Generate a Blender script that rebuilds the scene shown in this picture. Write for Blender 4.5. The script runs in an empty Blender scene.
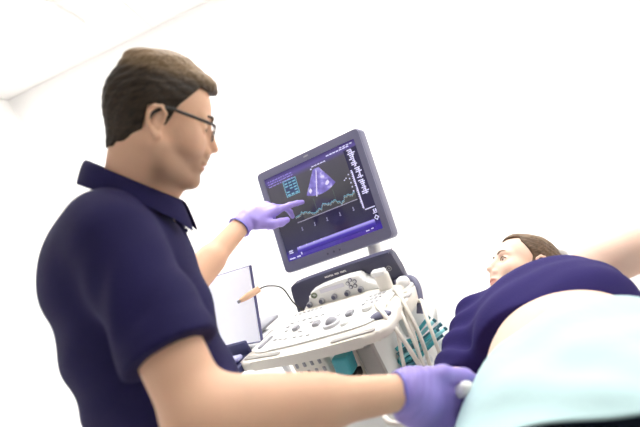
import bpy, bmesh, math, random
import numpy as np
from mathutils import Vector, Matrix
random.seed(7)
rng = np.random.default_rng(7)
C = bpy.context.scene.collection
PI = math.pi
V = lambda *a: np.array(a, float)
def nrm(v):
    v = np.asarray(v, float); return v / np.linalg.norm(v)

# ---------------------------------------------------------------- camera
F_PX = 550.0
PITCH, ROLL = math.radians(-8), 0.45990884
CAM = V(0, 0, 1.45)
FW = V(0, math.cos(PITCH), math.sin(PITCH))
_u = np.cross(V(1, 0, 0), FW)
RT = V(1, 0, 0) * math.cos(ROLL) - _u * math.sin(ROLL)
UP = _u * math.cos(ROLL) + V(1, 0, 0) * math.sin(ROLL)
def at(px, py, d):
    return CAM + d * (FW + (px - 320) / F_PX * RT - (py - 213.5) / F_PX * UP)
cd = bpy.data.cameras.new('camera'); cam = bpy.data.objects.new('camera', cd); C.objects.link(cam)
cd.sensor_width = 36; cd.lens = F_PX / 640 * 36; cd.clip_start = .05
cam.matrix_world = Matrix(((RT[0], UP[0], -FW[0], CAM[0]), (RT[1], UP[1], -FW[1], CAM[1]), (RT[2], UP[2], -FW[2], CAM[2]), (0, 0, 0, 1)))
cd.dof.use_dof = True; cd.dof.focus_distance = 1.55; cd.dof.aperture_fstop = 2.4
bpy.context.scene.camera = cam

# ---------------------------------------------------------------- materials
MATS = {}
def mat(name, col, rough=.5, metal=0, emit=None, es=1, bump=None, spec=.5, sheen=0, noise=None, sss=0, coat=0):
    if name in MATS: return MATS[name]
    m = bpy.data.materials.new(name); m.use_nodes = True; MATS[name] = m
    nt = m.node_tree; b = nt.nodes['Principled BSDF']
    b.inputs['Base Color'].default_value = (*col, 1); b.inputs['Roughness'].default_value = rough
    b.inputs['Metallic'].default_value = metal; b.inputs['Specular IOR Level'].default_value = spec
    if sheen: b.inputs['Sheen Weight'].default_value = sheen; b.inputs['Sheen Roughness'].default_value = .4
    if coat: b.inputs['Coat Weight'].default_value = coat
    if sss:
        b.inputs['Subsurface Weight'].default_value = sss
        b.inputs['Subsurface Radius'].default_value = (1, .35, .2); b.inputs['Subsurface Scale'].default_value = .008
    if emit is not None:
        b.inputs['Emission Color'].default_value = (*emit, 1); b.inputs['Emission Strength'].default_value = es
    tc = nt.nodes.new('ShaderNodeTexCoord')
    n = nt.nodes.new('ShaderNodeTexNoise'); nt.links.new(tc.outputs['Object'], n.inputs['Vector'])
    n.inputs['Scale'].default_value = (noise[0] if noise else 30); n.inputs['Detail'].default_value = 4
    amt = noise[1] if noise else .04
    mr = nt.nodes.new('ShaderNodeMapRange'); mr.inputs['To Min'].default_value = 1 - amt; mr.inputs['To Max'].default_value = 1 + amt
    nt.links.new(n.outputs['Fac'], mr.inputs['Value'])
    mx = nt.nodes.new('ShaderNodeVectorMath'); mx.operation = 'SCALE'; mx.inputs[0].default_value = col
    nt.links.new(mr.outputs['Result'], mx.inputs['Scale'])
    if emit is None or sum(col) > .01: nt.links.new(mx.outputs[0], b.inputs['Base Color'])
    m['mx'] = 1
    if bump:
        n2 = nt.nodes.new('ShaderNodeTexNoise'); n2.inputs['Scale'].default_value = bump[0]; n2.inputs['Detail'].default_value = 5
        nt.links.new(tc.outputs['Object'], n2.inputs['Vector'])
        bp = nt.nodes.new('ShaderNodeBump'); bp.inputs['Strength'].default_value = bump[1]; bp.inputs['Distance'].default_value = .01
        nt.links.new(n2.outputs['Fac'], bp.inputs['Height']); nt.links.new(bp.outputs[0], b.inputs['Normal'])
    return m
def skin_mat(name, col, lip, stubble):
    m = mat(name, col, rough=.55, sss=.15, bump=(220, .05), spec=.35, noise=(25, .04)); nt = m.node_tree
    b = nt.nodes['Principled BSDF']; src = b.inputs['Base Color'].links[0].from_socket
    for attr, c in (('lips', lip), ('stubble', stubble)):
        a = nt.nodes.new('ShaderNodeAttribute'); a.attribute_name = attr
        mx = nt.nodes.new('ShaderNodeMix'); mx.data_type = 'RGBA'
        nt.links.new(a.outputs['Fac'], mx.inputs['Factor']); nt.links.new(src, mx.inputs['A']); mx.inputs['B'].default_value = (*c, 1)
        src = mx.outputs['Result']
    nt.links.new(src, b.inputs['Base Color'])
    return m
M_white = mat('white_plastic', (.80, .80, .78), .38)
M_ivory = mat('ivory_plastic', (.80, .765, .69), .42)
M_cable = mat('cream_cable', (.80, .76, .68), .45)
M_gray = mat('blue_gray_plastic', (.135, .135, .215), .42)
M_gray_dk = mat('dark_slate_plastic', (.055, .055, .10), .4)
M_black = mat('black_rubber', (.012, .012, .014), .5)
M_key = mat('gray_key', (.33, .33, .36), .5)
M_keylt = mat('pale_gray_key', (.60, .60, .62), .5)
M_groove = mat('groove_gray', (.40, .385, .36), .55)
M_teal = mat('teal_rubber', (.05, .36, .42), .4, noise=(8, .3))
M_teal2 = mat('dark_teal_rubber', (.02, .13, .17), .4)
M_teal3 = mat('pale_teal_rubber', (.26, .62, .66), .4)
M_wall = mat('wall_paint', (.92, .91, .90), .9, bump=(90, .03), noise=(2, .01))
M_ceil = mat('ceiling_tile', (.80, .785, .775), .95, noise=(2, .01))
M_floor = mat('pale_vinyl', (.74, .73, .71), .4, noise=(5, .05))
M_navy = mat('navy_pique', (.013, .010, .062), .85, bump=(420, .25), spec=.25, noise=(12, .12))
M_navy_in = mat('navy_collar', (.008, .006, .032), .9, spec=.15, bump=(420, .2), noise=(12, .1))
M_purple = mat('purple_jersey', (.024, .017, .100), .9, bump=(300, .15), spec=.15, noise=(10, .12))
M_trouser = mat('white_trousers', (.72, .72, .74), .8, bump=(200, .1))
M_jeans = mat('dark_navy_leggings', (.03, .04, .09), .85, bump=(300, .2))
M_drape = mat('aqua_paper', (.455, .635, .645), .8, bump=(10, .35), noise=(6, .03))
M_glove = mat('violet_nitrile', (.295, .225, .62), .42, bump=(120, .06), noise=(20, .04))
M_glovecuff = mat('violet_nitrile_cuff', (.23, .20, .66), .42)
M_couch = mat('couch_vinyl', (.80, .81, .82), .5)
M_pillow = mat('pillow_cotton', (.88, .87, .86), .9, bump=(40, .1))
M_steel = mat('steel', (.6, .6, .62), .3, metal=1)
M_peach = mat('peach_plastic', (.78, .50, .33), .45)
M_frame = mat('spectacle_black', (.02, .017, .015), .3)
M_hair = mat('brown_hair', (.060, .036, .018), .6, spec=.3)
M_hair2 = mat('dark_brown_hair', (.075, .045, .022), .6, spec=.3, noise=(60, .3))
M_brow2 = mat('light_eyebrow', (.16, .10, .06), .7)
M_brow = mat('eyebrow_brown', (.05, .03, .018), .7)
M_eyew = mat('eye_white', (.80, .78, .75), .2)
M_iris = mat('iris_brown', (.05, .03, .02), .2)
M_teeth = mat('tooth_enamel', (.85, .83, .78), .3)
M_skin = skin_mat('man_skin', (.76, .465, .31), (.45, .18, .13), (.36, .22, .145))
M_skin2 = skin_mat('woman_skin', (.78, .55, .43), (.55, .22, .19), (.72, .49, .38))
M_shoe = mat('shoe_white', (.75, .75, .76), .5)
M_pink = mat('pink_plastic', (.65, .25, .45), .5)
M_lav = mat('lavender_plastic', (.42, .42, .70), .5)
def streak(m, c1, c2, axis_scale):
    """hair strands: stretched noise in the colour and the bump"""
    nt = m.node_tree; b = nt.nodes['Principled BSDF']
    tc = nt.nodes.new('ShaderNodeTexCoord'); mp = nt.nodes.new('ShaderNodeMapping'); mp.inputs['Scale'].default_value = axis_scale
    n = nt.nodes.new('ShaderNodeTexNoise'); n.inputs['Scale'].default_value = 1; n.inputs['Detail'].default_value = 5
    nt.links.new(tc.outputs['Object'], mp.inputs[0]); nt.links.new(mp.outputs[0], n.inputs['Vector'])
    cr = nt.nodes.new('ShaderNodeValToRGB'); cr.color_ramp.elements[0].position = .3; cr.color_ramp.elements[1].position = .7
    cr.color_ramp.elements[0].color = (*c1, 1); cr.color_ramp.elements[1].color = (*c2, 1)
    nt.links.new(n.outputs['Fac'], cr.inputs[0])
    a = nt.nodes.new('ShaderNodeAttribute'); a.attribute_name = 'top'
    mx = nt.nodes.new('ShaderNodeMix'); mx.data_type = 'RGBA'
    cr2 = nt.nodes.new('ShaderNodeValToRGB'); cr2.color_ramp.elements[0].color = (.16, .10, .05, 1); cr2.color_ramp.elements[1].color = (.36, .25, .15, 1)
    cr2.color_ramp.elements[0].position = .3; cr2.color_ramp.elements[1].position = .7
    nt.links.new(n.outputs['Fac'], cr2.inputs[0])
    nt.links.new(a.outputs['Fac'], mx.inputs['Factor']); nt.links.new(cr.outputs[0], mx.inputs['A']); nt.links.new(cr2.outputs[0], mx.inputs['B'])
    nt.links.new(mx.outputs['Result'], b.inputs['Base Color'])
    bp = nt.nodes.new('ShaderNodeBump'); bp.inputs['Strength'].default_value = .5; bp.inputs['Distance'].default_value = .004
    nt.links.new(n.outputs['Fac'], bp.inputs['Height']); nt.links.new(bp.outputs[0], b.inputs['Normal'])
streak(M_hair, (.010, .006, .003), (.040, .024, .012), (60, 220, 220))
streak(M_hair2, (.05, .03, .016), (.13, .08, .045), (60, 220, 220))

# ---------------------------------------------------------------- mesh helpers
def link(name, me, m=None, parent=None, smooth=False):
    o = bpy.data.objects.new(name, me); C.objects.link(o)
    if m is not None:
        for mm in (m if isinstance(m, (list, tuple)) else [m]): me.materials.append(mm)
    if smooth:
        me.polygons.foreach_set('use_smooth', [True] * len(me.polygons))
    if parent is not None: o.parent = parent
    return o
def obj(name, bm, m, parent=None, smooth=False, angle=None):
    bmesh.ops.recalc_face_normals(bm, faces=bm.faces)
    me = bpy.data.meshes.new(name); bm.to_mesh(me); bm.free()
    o = link(name, me, m, parent, smooth or angle is not None)
    if angle is not None:
        me.polygons.foreach_set('use_smooth', [True] * len(me.polygons))
        me.set_sharp_from_angle(angle=math.radians(angle))
    return o
def empty(name, loc, label, cat, group=None, rotz=0):
    o = bpy.data.objects.new(name, None); C.objects.link(o); o.location = loc; o.rotation_euler = (0, 0, rotz)
    return tag(o, label, cat, group)
def tag(o, label, cat=None, group=None):
    o['label'] = label
    if cat: o['category'] = cat
    if group: o['group'] = group
    return o
def struct(o): o['kind'] = 'structure'; return o
def box(bm, c, s, bev=0, seg=2, rot=None):
    b2 = bmesh.new(); bmesh.ops.create_cube(b2, size=1)
    for v in b2.verts: v.co = Vector((v.co.x * s[0], v.co.y * s[1], v.co.z * s[2]))
    if bev: bmesh.ops.bevel(b2, geom=b2.edges[:], offset=bev, segments=seg, profile=.5, affect='EDGES')
    merge(bm, b2, c, rot)
def merge(bm, b2, c=(0, 0, 0), rot=None):
    M = Matrix.Translation(Vector(c)) @ (rot.to_4x4() if rot is not None else Matrix.Identity(4))
    bmesh.ops.transform(b2, matrix=M, verts=b2.verts)
    mp = {v: bm.verts.new(v.co) for v in b2.verts}
    for f in b2.faces:
        try:
            nf = bm.faces.new([mp[v] for v in f.verts]); nf.material_index = f.material_index
        except ValueError: pass
    b2.free()
def cyl(bm, c, r, h, seg=20, rot=None, r2=None, bev=0):
    b2 = bmesh.new(); bmesh.ops.create_cone(b2, cap_ends=True, segments=seg, radius1=r, radius2=r if r2 is None else r2, depth=h)
    if bev:
        e = [e for e in b2.edges if any(len(f.verts) > 4 for f in e.link_faces)]
        bmesh.ops.bevel(b2, geom=e, offset=bev, segments=2, profile=.5, affect='EDGES')
    merge(bm, b2, c, rot)
def ball(bm, c, r, seg=16, s=(1, 1, 1)):
    b2 = bmesh.new(); bmesh.ops.create_uvsphere(b2, u_segments=seg, v_segments=seg // 2, radius=r)
    for v in b2.verts: v.co = Vector((v.co.x * s[0], v.co.y * s[1], v.co.z * s[2]))
    merge(bm, b2, c)
def prism(bm, pts, z0, z1, bev=0, seg=3):
    """outline in xy extruded from z0 to z1"""
    b2 = bmesh.new(); vs = [b2.verts.new((x, y, z0)) for x, y in pts]
    f = b2.faces.new(vs); r = bmesh.ops.extrude_face_region(b2, geom=[f])
    for v in [g for g in r['geom'] if isinstance(g, bmesh.types.BMVert)]: v.co.z = z1
    if bev:
        e = [e for e in b2.edges if abs(e.verts[0].co.z - e.verts[1].co.z) < 1e-6]
        bmesh.ops.bevel(b2, geom=e, offset=bev, segments=seg, profile=.5, affect='EDGES')
    merge(bm, b2)
def spline(pts, n=8):
    pts = [np.array(p, float) for p in pts]; P = [2 * pts[0] - pts[1]] + pts + [2 * pts[-1] - pts[-2]]; out = []
    for i in range(1, len(P) - 2):
        for k in range(n):
            t = k / n; a, b, c, d = P[i - 1:i + 3]
            out.append(.5 * ((2 * b) + (-a + c) * t + (2 * a - 5 * b + 4 * c - d) * t * t + (-a + 3 * b - 3 * c + d) * t ** 3))
    out.append(pts[-1]); return out
def tube(bm, pts, r, seg=8, n=8, smooth=True):
    P = spline(pts, n) if smooth and len(pts) > 2 else [np.array(p, float) for p in pts]
    R = r if callable(r) else (lambda t: r)
    t0 = nrm(P[1] - P[0]); ref = V(0, 0, 1) if abs(t0[2]) < .9 else V(1, 0, 0); a = nrm(np.cross(t0, ref)); rings = []
    for i, p in enumerate(P):
        t = nrm(P[min(i + 1, len(P) - 1)] - P[max(i - 1, 0)]); a = nrm(a - t * (a @ t)); b = np.cross(t, a); rr = R(i / (len(P) - 1))
        rings.append([bm.verts.new(p + rr * (math.cos(q) * a + math.sin(q) * b)) for q in [2 * PI * k / seg for k in range(seg)]])
    for i in range(len(rings) - 1):
        for k in range(seg): bm.faces.new([rings[i][k], rings[i][(k + 1) % seg], rings[i + 1][(k + 1) % seg], rings[i + 1][k]])
    bm.faces.new(rings[0][::-1]); bm.faces.new(rings[-1])
def rrect(x0, y0, x1, y1, r, n=5):
    out = []
    for cx, cy, a0 in ((x1 - r, y0 + r, -90), (x1 - r, y1 - r, 0), (x0 + r, y1 - r, 90), (x0 + r, y0 + r, 180)):
        for k in range(n + 1):
            a = math.radians(a0 + 90 * k / n); out.append((cx + r * math.cos(a), cy + r * math.sin(a)))
    return out

# ---------------------------------------------------------------- implicit surfaces (one smooth skin per body)
class SDF:
    def __init__(s, lo, hi, h):
        s.lo = np.array(lo, float); s.h = h
        s.n = np.ceil((np.array(hi, float) - s.lo) / h).astype(int) + 1
        s.g = np.full(s.n, .06, np.float32)
        s.ax = [(s.lo[i] + h * np.arange(s.n[i])).astype(np.float32) for i in range(3)]
    def box(s, lo, hi):
        a = np.clip(np.floor((np.array(lo) - s.lo) / s.h).astype(int), 0, s.n); b = np.clip(np.ceil((np.array(hi) - s.lo) / s.h).astype(int) + 1, 0, s.n)
        return tuple(slice(a[i], b[i]) for i in range(3))
    def co(s, sl): return s.ax[0][sl[0]][:, None, None], s.ax[1][sl[1]][None, :, None], s.ax[2][sl[2]][None, None, :]
    def put(s, sl, d, k, mode):
        g = s.g[sl]
        if g.size == 0: return
        d = d.astype(np.float32)
        if mode == 'add':
            h = np.clip(.5 + .5 * (d - g) / k, 0, 1); s.g[sl] = d * (1 - h) + g * h - k * h * (1 - h)
        else:
            d = -d; h = np.clip(.5 - .5 * (d - g) / k, 0, 1); s.g[sl] = d * (1 - h) + g * h + k * h * (1 - h)
    def cap(s, a, b, ra, rb=None, k=.01, mode='add', pad=.03, sq=None):
        a = np.array(a, float); b = np.array(b, float); rb = ra if rb is None else rb; r = max(ra, rb) + pad
        sl = s.box(np.minimum(a, b) - r, np.maximum(a, b) + r); x, y, z = s.co(sl)
        ab = b - a; L = float(ab @ ab) + 1e-12
        t = np.clip(((x - a[0]) * ab[0] + (y - a[1]) * ab[1] + (z - a[2]) * ab[2]) / L, 0, 1)
        d = np.sqrt((x - a[0] - t * ab[0]) ** 2 + (y - a[1] - t * ab[1]) ** 2 + (z - a[2] - t * ab[2]) ** 2) - (ra + (rb - ra) * t)
        s.put(sl, d, k, mode); return s
    def chain(s, pts, rs, k=.01, **kw):
        for i in range(len(pts) - 1): s.cap(pts[i], pts[i + 1], rs[i], rs[i + 1], k, **kw)
    def ell(s, c, r, R=None, k=.01, mode='add', pad=.03):
        c = np.array(c, float); R = np.eye(3) if R is None else R     # rows of R: local axes in world
        ext = np.sqrt(((R * np.array(r)[:, None]) ** 2).sum(0)) + pad
        sl = s.box(c - ext, c + ext); x, y, z = s.co(sl); x, y, z = x - c[0], y - c[1], z - c[2]
        k0 = 0; k1 = 0
        for i in range(3):
            q = x * R[i, 0] + y * R[i, 1] + z * R[i, 2]; k0 = k0 + (q / r[i]) ** 2; k1 = k1 + (q / r[i] ** 2) ** 2
        k0 = np.sqrt(k0); k1 = np.sqrt(k1) + 1e-9; d = k0 * (k0 - 1) / k1
        d = np.where(k0 < .3, -min(r) * .7, d)
        s.put(sl, d, k, mode); return s
    def rbox(s, c, hs, rr, R=None, k=.01, mode='add', pad=.03):
        c = np.array(c, float); R = np.eye(3) if R is None else R
        ext = (np.abs(R) * np.array(hs)[:, None]).sum(0) + pad
        sl = s.box(c - ext, c + ext); x, y, z = s.co(sl); x, y, z = x - c[0], y - c[1], z - c[2]
        q = [np.abs(x * R[i, 0] + y * R[i, 1] + z * R[i, 2]) - (hs[i] - rr) for i in range(3)]
        d = np.sqrt(sum(np.maximum(v, 0) ** 2 for v in q)) + np.minimum(np.maximum(q[0], np.maximum(q[1], q[2])), 0) - rr
        s.put(sl, d, k, mode); return s
    def full(s, fn, k, mode):
        sl = tuple(slice(0, n) for n in s.n); x, y, z = s.co(sl); s.put(sl, fn(x, y, z), k, mode)
    def displace(s, fn):
        sl = tuple(slice(0, n) for n in s.n); x, y, z = s.co(sl); m = np.abs(s.g) < .03
        s.g += (np.broadcast_to(fn(x, y, z), s.g.shape) * m).astype(np.float32)
    def mesh(s):
        g = s.g; S = (g < 0); nx, ny, nz = g.shape
        c = [S[i:nx - 1 + i, j:ny - 1 + j, k:nz - 1 + k] for i in (0, 1) for j in (0, 1) for k in (0, 1)]
        cnt = sum(x.astype(np.int8) for x in c); act = (cnt > 0) & (cnt < 8); idx = np.full(act.shape, -1, np.int64)
        A = np.argwhere(act); idx[tuple(A.T)] = np.arange(len(A))
        acc = np.zeros((len(A), 3)); num = np.zeros(len(A))
        offs = [(i, j, k) for i in (0, 1) for j in (0, 1) for k in (0, 1)]
        for p in range(8):
            for q in range(p + 1, 8):
                o1, o2 = np.array(offs[p]), np.array(offs[q])
                if np.abs(o1 - o2).sum() != 1: continue
                g1 = g[tuple((A + o1).T)]; g2 = g[tuple((A + o2).T)]; m = (g1 < 0) != (g2 < 0)
                t = np.where(m, g1 / np.where(m, g1 - g2, 1), 0)
                acc += np.where(m[:, None], o1 + t[:, None] * (o2 - o1), 0); num += m
        verts = s.lo + s.h * (A + acc / num[:, None]); faces = []
        for ax in range(3):
            o = [0, 0, 0]; sh = list(g.shape)
            a1 = [slice(None)] * 3; a1[ax] = slice(0, -1); a2 = [slice(None)] * 3; a2[ax] = slice(1, None)
            s1, s2 = S[tuple(a1)], S[tuple(a2)]; E = np.argwhere(s1 != s2); b, c_ = (ax + 1) % 3, (ax + 2) % 3
            ok = (E[:, b] > 0) & (E[:, c_] > 0) & (E[:, b] < sh[b] - 1) & (E[:, c_] < sh[c_] - 1); E = E[ok]
            ins = s1[tuple(E.T)]; eb = np.zeros(3, int); eb[b] = 1; ec = np.zeros(3, int); ec[c_] = 1
            q = np.stack([idx[tuple((E - eb - ec).T)], idx[tuple((E - ec).T)], idx[tuple(E.T)], idx[tuple((E - eb).T)]], 1)
            q[~ins] = q[~ins][:, ::-1]; faces.append(q)
        F = np.concatenate(faces); F = F[(F >= 0).all(1)]
        return verts, F
    def obj(s, name, m, parent=None, relax=1):
        v, F = s.mesh()
        for _ in range(relax):     # light smoothing along the grid
            acc = np.zeros_like(v); n = np.zeros(len(v))
            for i in range(4):
                a, b = F[:, i], F[:, (i + 1) % 4]
                for d in range(3):
                    acc[:, d] += np.bincount(a, v[b, d], len(v)) + np.bincount(b, v[a, d], len(v))
                n += np.bincount(a, minlength=len(v)) + np.bincount(b, minlength=len(v))
            v = .4 * v + .6 * acc / np.maximum(n, 1)[:, None]
        off = np.zeros(3) if parent is None else np.array(parent.location)
        me = bpy.data.meshes.new(name); me.vertices.add(len(v)); me.vertices.foreach_set('co', (v - off).ravel().astype(np.float32))
        me.loops.add(4 * len(F)); me.polygons.add(len(F)); me.loops.foreach_set('vertex_index', F.ravel().astype(np.int32))
        me.polygons.foreach_set('loop_start', (4 * np.arange(len(F))).astype(np.int32)); me.update(calc_edges=True); me.validate()
        return link(name, me, m, parent, True), v
def attr(o, name, vals):
    a = o.data.attributes.new(name, 'FLOAT', 'POINT'); a.data.foreach_set('value', np.asarray(vals, np.float32))
def sstep(x, a, b):
    t = np.clip((x - a) / (b - a), 0, 1); return t * t * (3 - 2 * t)

# head in its own frame: x forward, y to the left ear, z to the crown; origin between the ear canals
class Head:
    def __init__(s, o, fwd, crown, k=1.0, female=False):
        s.o = np.array(o, float); z = nrm(crown); x = nrm(np.array(fwd) - z * (np.array(fwd) @ z)); s.R = np.array([x, np.cross(z, x), z]); s.k = k; s.f = female
    def p(s, x, y, z): return s.o + s.k * (np.array([x, y, z]) @ s.R)
    def loc(s, v): return ((v - s.o) @ s.R.T) / s.k
    def e(s, S, c, r, k=.01, mode='add', R=None):
        S.ell(s.p(*c), [q * s.k for q in r], s.R if R is None else R @ s.R, k, mode)
    def c(s, S, a, b, ra, rb=None, k=.01, mode='add'):
        S.cap(s.p(*a), s.p(*b), ra * s.k, (rb if rb is not None else ra) * s.k, k, mode)
    def skin(s, S):
        f = s.f; jw = .86 if f else 1
        s.e(S, (-.008, 0, .042), (.094, .073, .082)); s.e(S, (.030, 0, .045), (.062, .060, .062), .02)
        s.e(S, (.070, 0, -.012), (.026, .034, .042), .014); s.e(S, (.056, 0, .008), (.030, .055, .030), .014); s.c(S, (.080, 0, .02), (.094, 0, -.024), .011, .012, .01)
        s.e(S, (.036, 0, -.030), (.050, .052 * jw, .066), .03)
        for y in (1, -1):
            s.c(S, (-.002, .056 * jw * y, -.035), (.022, .048 * jw * y, -.066), .018, .016, .025)
            s.c(S, (.022, .048 * jw * y, -.066), (.072, .016 * y, -.088), .016, .015, .022)
            s.e(S, (.058, .040 * y, -.014), (.024, .022, .020), .022)
            s.c(S, (.087, .014 * y, .034), (.076, .042 * y, .032), .0075, .0075, .014)
            s.e(S, (.092, .031 * y, .014), (.012, .014, .010), .014, 'sub')
            s.e(S, (.0755, .031 * y, .0125), (.0150, .0155, .0145), .004); s.e(S, (.0915, .031 * y, .0115), (.007, .0125, .0042), .002, 'sub')
            s.e(S, (.098, .0125 * y, -.026), (.0095, .0065, .0065), .006)
            s.e(S, (.104, .006 * y, -.032), (.004, .0028, .003), .003, 'sub')
            # ear
            s.e(S, (-.006, .072 * y, .004), (.013, .006, .020), .008)
            rim = [(.006, .074, .006), (.007, .079, .020), (-.002, .084, .030), (-.015, .086, .028), (-.022, .086, .014), (-.020, .083, -.002), (-.010, .078, -.016), (-.001, .075, -.023), (.004, .073, -.018)]
            rim = [s.p(a, b * y, c) for a, b, c in rim]
            for i in range(len(rim) - 1): S.cap(rim[i], rim[i + 1], .0036 * s.k, .0036 * s.k, .004)
            s.c(S, (.001, .076 * y, -.022), (-.001, .076 * y, -.023), .006, .006, .005)
            s.e(S, (-.002, .081 * y, .003), (.006, .006, .009), .004, 'sub')
        s.c(S, (.090, 0, .026), (.113, 0, -.012), .0070, .0072, .010)
        s.e(S, (.1135, 0, -.0175), (.0095, .0085, .0080), .005)
        s.c(S, (.098, 0, -.036), (.094, 0, -.044), .010, .010, .012)
        s.e(S, (.080, 0, -.056), (.020, .026, .020), .014)
        s.e(S, (.0985, 0, -.050), (.0075, .021, .0055), .004); s.e(S, (.0965, 0, -.0605), (.0075, .018, .006), .004)
        s.e(S, (.107, 0, -.0552), (.012, .022, .0017), .0025, 'sub')
        s.e(S, (.084, 0, -.088), (.016, .018, .014), .016)
    def paint(s, o, v, stub):
        q = s.loc(v); x, y, z = q.T
        lips = sstep(((x - .097) / .016) ** 2 + (y / .022) ** 2 + ((z + .0555) / .0105) ** 2, 1.15, .75)
        attr(o, 'lips', lips * .85)
        st = sstep(z, -.020, -.045) * sstep(x, -.012, .02) * sstep(z, -.125, -.095) * (1 - lips)
        attr(o, 'stubble', st * stub)
    def extras(s, parent, brow):
        off = np.array(parent.location); L = lambda *a: s.p(*a) - off
        for y in (1, -1):
            bm = bmesh.new(); ball(bm, L(.0750, .031 * y, .0125), .0128 * s.k, 20); e = obj('eye', bm, M_eyew, parent, True)
            bm = bmesh.new(); ball(bm, L(.0832, .030 * y, .0125), .0060 * s.k, 14); obj('iris', bm, M_iris, e, True)
            if s.f: bm = bmesh.new(); tube(bm, [L(.0885, .018 * y, .0135), L(.0915, .026 * y, .0175), L(.0905, .036 * y, .0175), L(.084, .045 * y, .0125)], .0014 * s.k, 6); obj('eyelashes', bm, M_brow, parent, True)
            bm = bmesh.new(); tube(bm, [L(.098, .012 * y, .034), L(.0955, .026 * y, .040), L(.082, .044 * y, .037)], lambda t: s.k * ((.0022 if s.f else .0034) - .0012 * t), 8); obj('eyebrow', bm, brow, parent, True)

def hand(S, w, X, Z, side, curl, scale=1., thumb=None, k=.006, spread=.0, fat=0.):
    """w wrist centre, X towards the fingers, Z out of the back of the hand, side +1 when the thumb lies along Z x X"""
    X = nrm(X); Z = nrm(np.array(Z) - X * (np.array(Z) @ X)); Y = np.cross(Z, X) * side
    p = lambda x, y, z: w + scale * (x * X + y * Y + z * Z); s = scale
    R = np.array([X, Y, Z])
    S.rbox(p(.052, 0, -.001), (.048 * s, .040 * s, (.0145 + fat) * s), .013 * s, R, .012)
    S.cap(p(.012, 0, 0), p(.03, 0, 0), .027 * s, .028 * s, .02)
    kn = [(.094, .031), (.099, .010), (.095, -.011), (.086, -.031)]; ln = [(.046, .027, .020), (.050, .031, .022), (.046, .029, .021), (.036, .021, .019)]
    for f in range(4):
        S.cap(p(.015, kn[f][1] * .55, .003), p(kn[f][0], kn[f][1], .002), .0105 * s, (.0105 + fat) * s, .010)
        pos = p(kn[f][0], kn[f][1], 0.0); ang = 0; r = .0098 + fat; sp = spread * (1.5 - f)
        for j in range(3):
            ang += math.radians(curl[f][j]); d = (X * math.cos(sp) + Y * math.sin(sp)) * math.cos(ang) - Z * math.sin(ang)
            q = pos + d * ln[f][j] * s; S.cap(pos, q, r * s, (r - .0009) * s, .004 if j else .007); pos = q; r -= .0009
    if thumb is not None: pts = [np.array(t, float) for t in thumb]
    else: pts = [p(.018, .026, -.008), p(.052, .050, -.018), p(.080, .058, -.022), p(.102, .060, -.024)]
    S.chain(pts, [(.0165 + fat) * s, (.0125 + fat) * s, (.0108 + fat) * s, .0088 * s], k=.010)
    return p
LAMP, SKY, EXPO = 15.0, .35, 0.0
LIGHTS = [(.2, 3.3, 'added unseen white ceiling light panel nearest the back wall'), (.5, 1.9, 'added unseen white ceiling light panel above the ultrasound machine'),
          (2.0, 3.3, 'added unseen white ceiling light panel in the far right corner'), (1.7, 1.0, 'added unseen white ceiling light panel to the right of the couch'),
          (-1.1, 3.0, 'added unseen white ceiling light panel in the far left corner')]
# ---------------------------------------------------------------- room
X0, X1, Y0, Y1, H = -1.75, 3.2, -2.4, 4.41, 2.68
def slab(name, x0, x1, y0, y1, z0, z1, m):
    bm = bmesh.new(); box(bm, ((x0 + x1) / 2, (y0 + y1) / 2, (z0 + z1) / 2), (x1 - x0, y1 - y0, z1 - z0)); return struct(obj(name, bm, m))
slab('floor', X0 - .1, X1 + .1, Y0 - .1, Y1 + .1, -.1, 0, M_floor)
slab('wall_back', X0 - .1, X1 + .1, Y1, Y1 + .1, 0, H, M_wall)
slab('wall_left', X0 - .1, X0, Y0, Y1, 0, H, M_wall)
slab('wall_right', X1, X1 + .1, Y0, Y1, 0, H, M_wall)
bm = bmesh.new()      # unseen wall behind the camera, wide window opening added to shape the light
wx0, wx1, wz0, wz1 = -1.2, 2.6, .9, 2.3
for x0, x1, z0, z1 in ((X0 - .1, wx0, 0, H), (wx1, X1 + .1, 0, H), (wx0, wx1, 0, wz0), (wx0, wx1, wz1, H)):
    box(bm, ((x0 + x1) / 2, Y0 - .05, (z0 + z1) / 2), (x1 - x0, .1, z1 - z0))
struct(obj('wall_front', bm, M_wall))
bm = bmesh.new()
for x in (wx0, (wx0 + wx1) / 2, wx1): box(bm, (x, Y0 - .05, (wz0 + wz1) / 2), (.06, .08, wz1 - wz0))
for z in (wz0, wz1): box(bm, ((wx0 + wx1) / 2, Y0 - .05, z), (wx1 - wx0, .08, .06))
struct(obj('added_window_1', bm, M_white))
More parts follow.
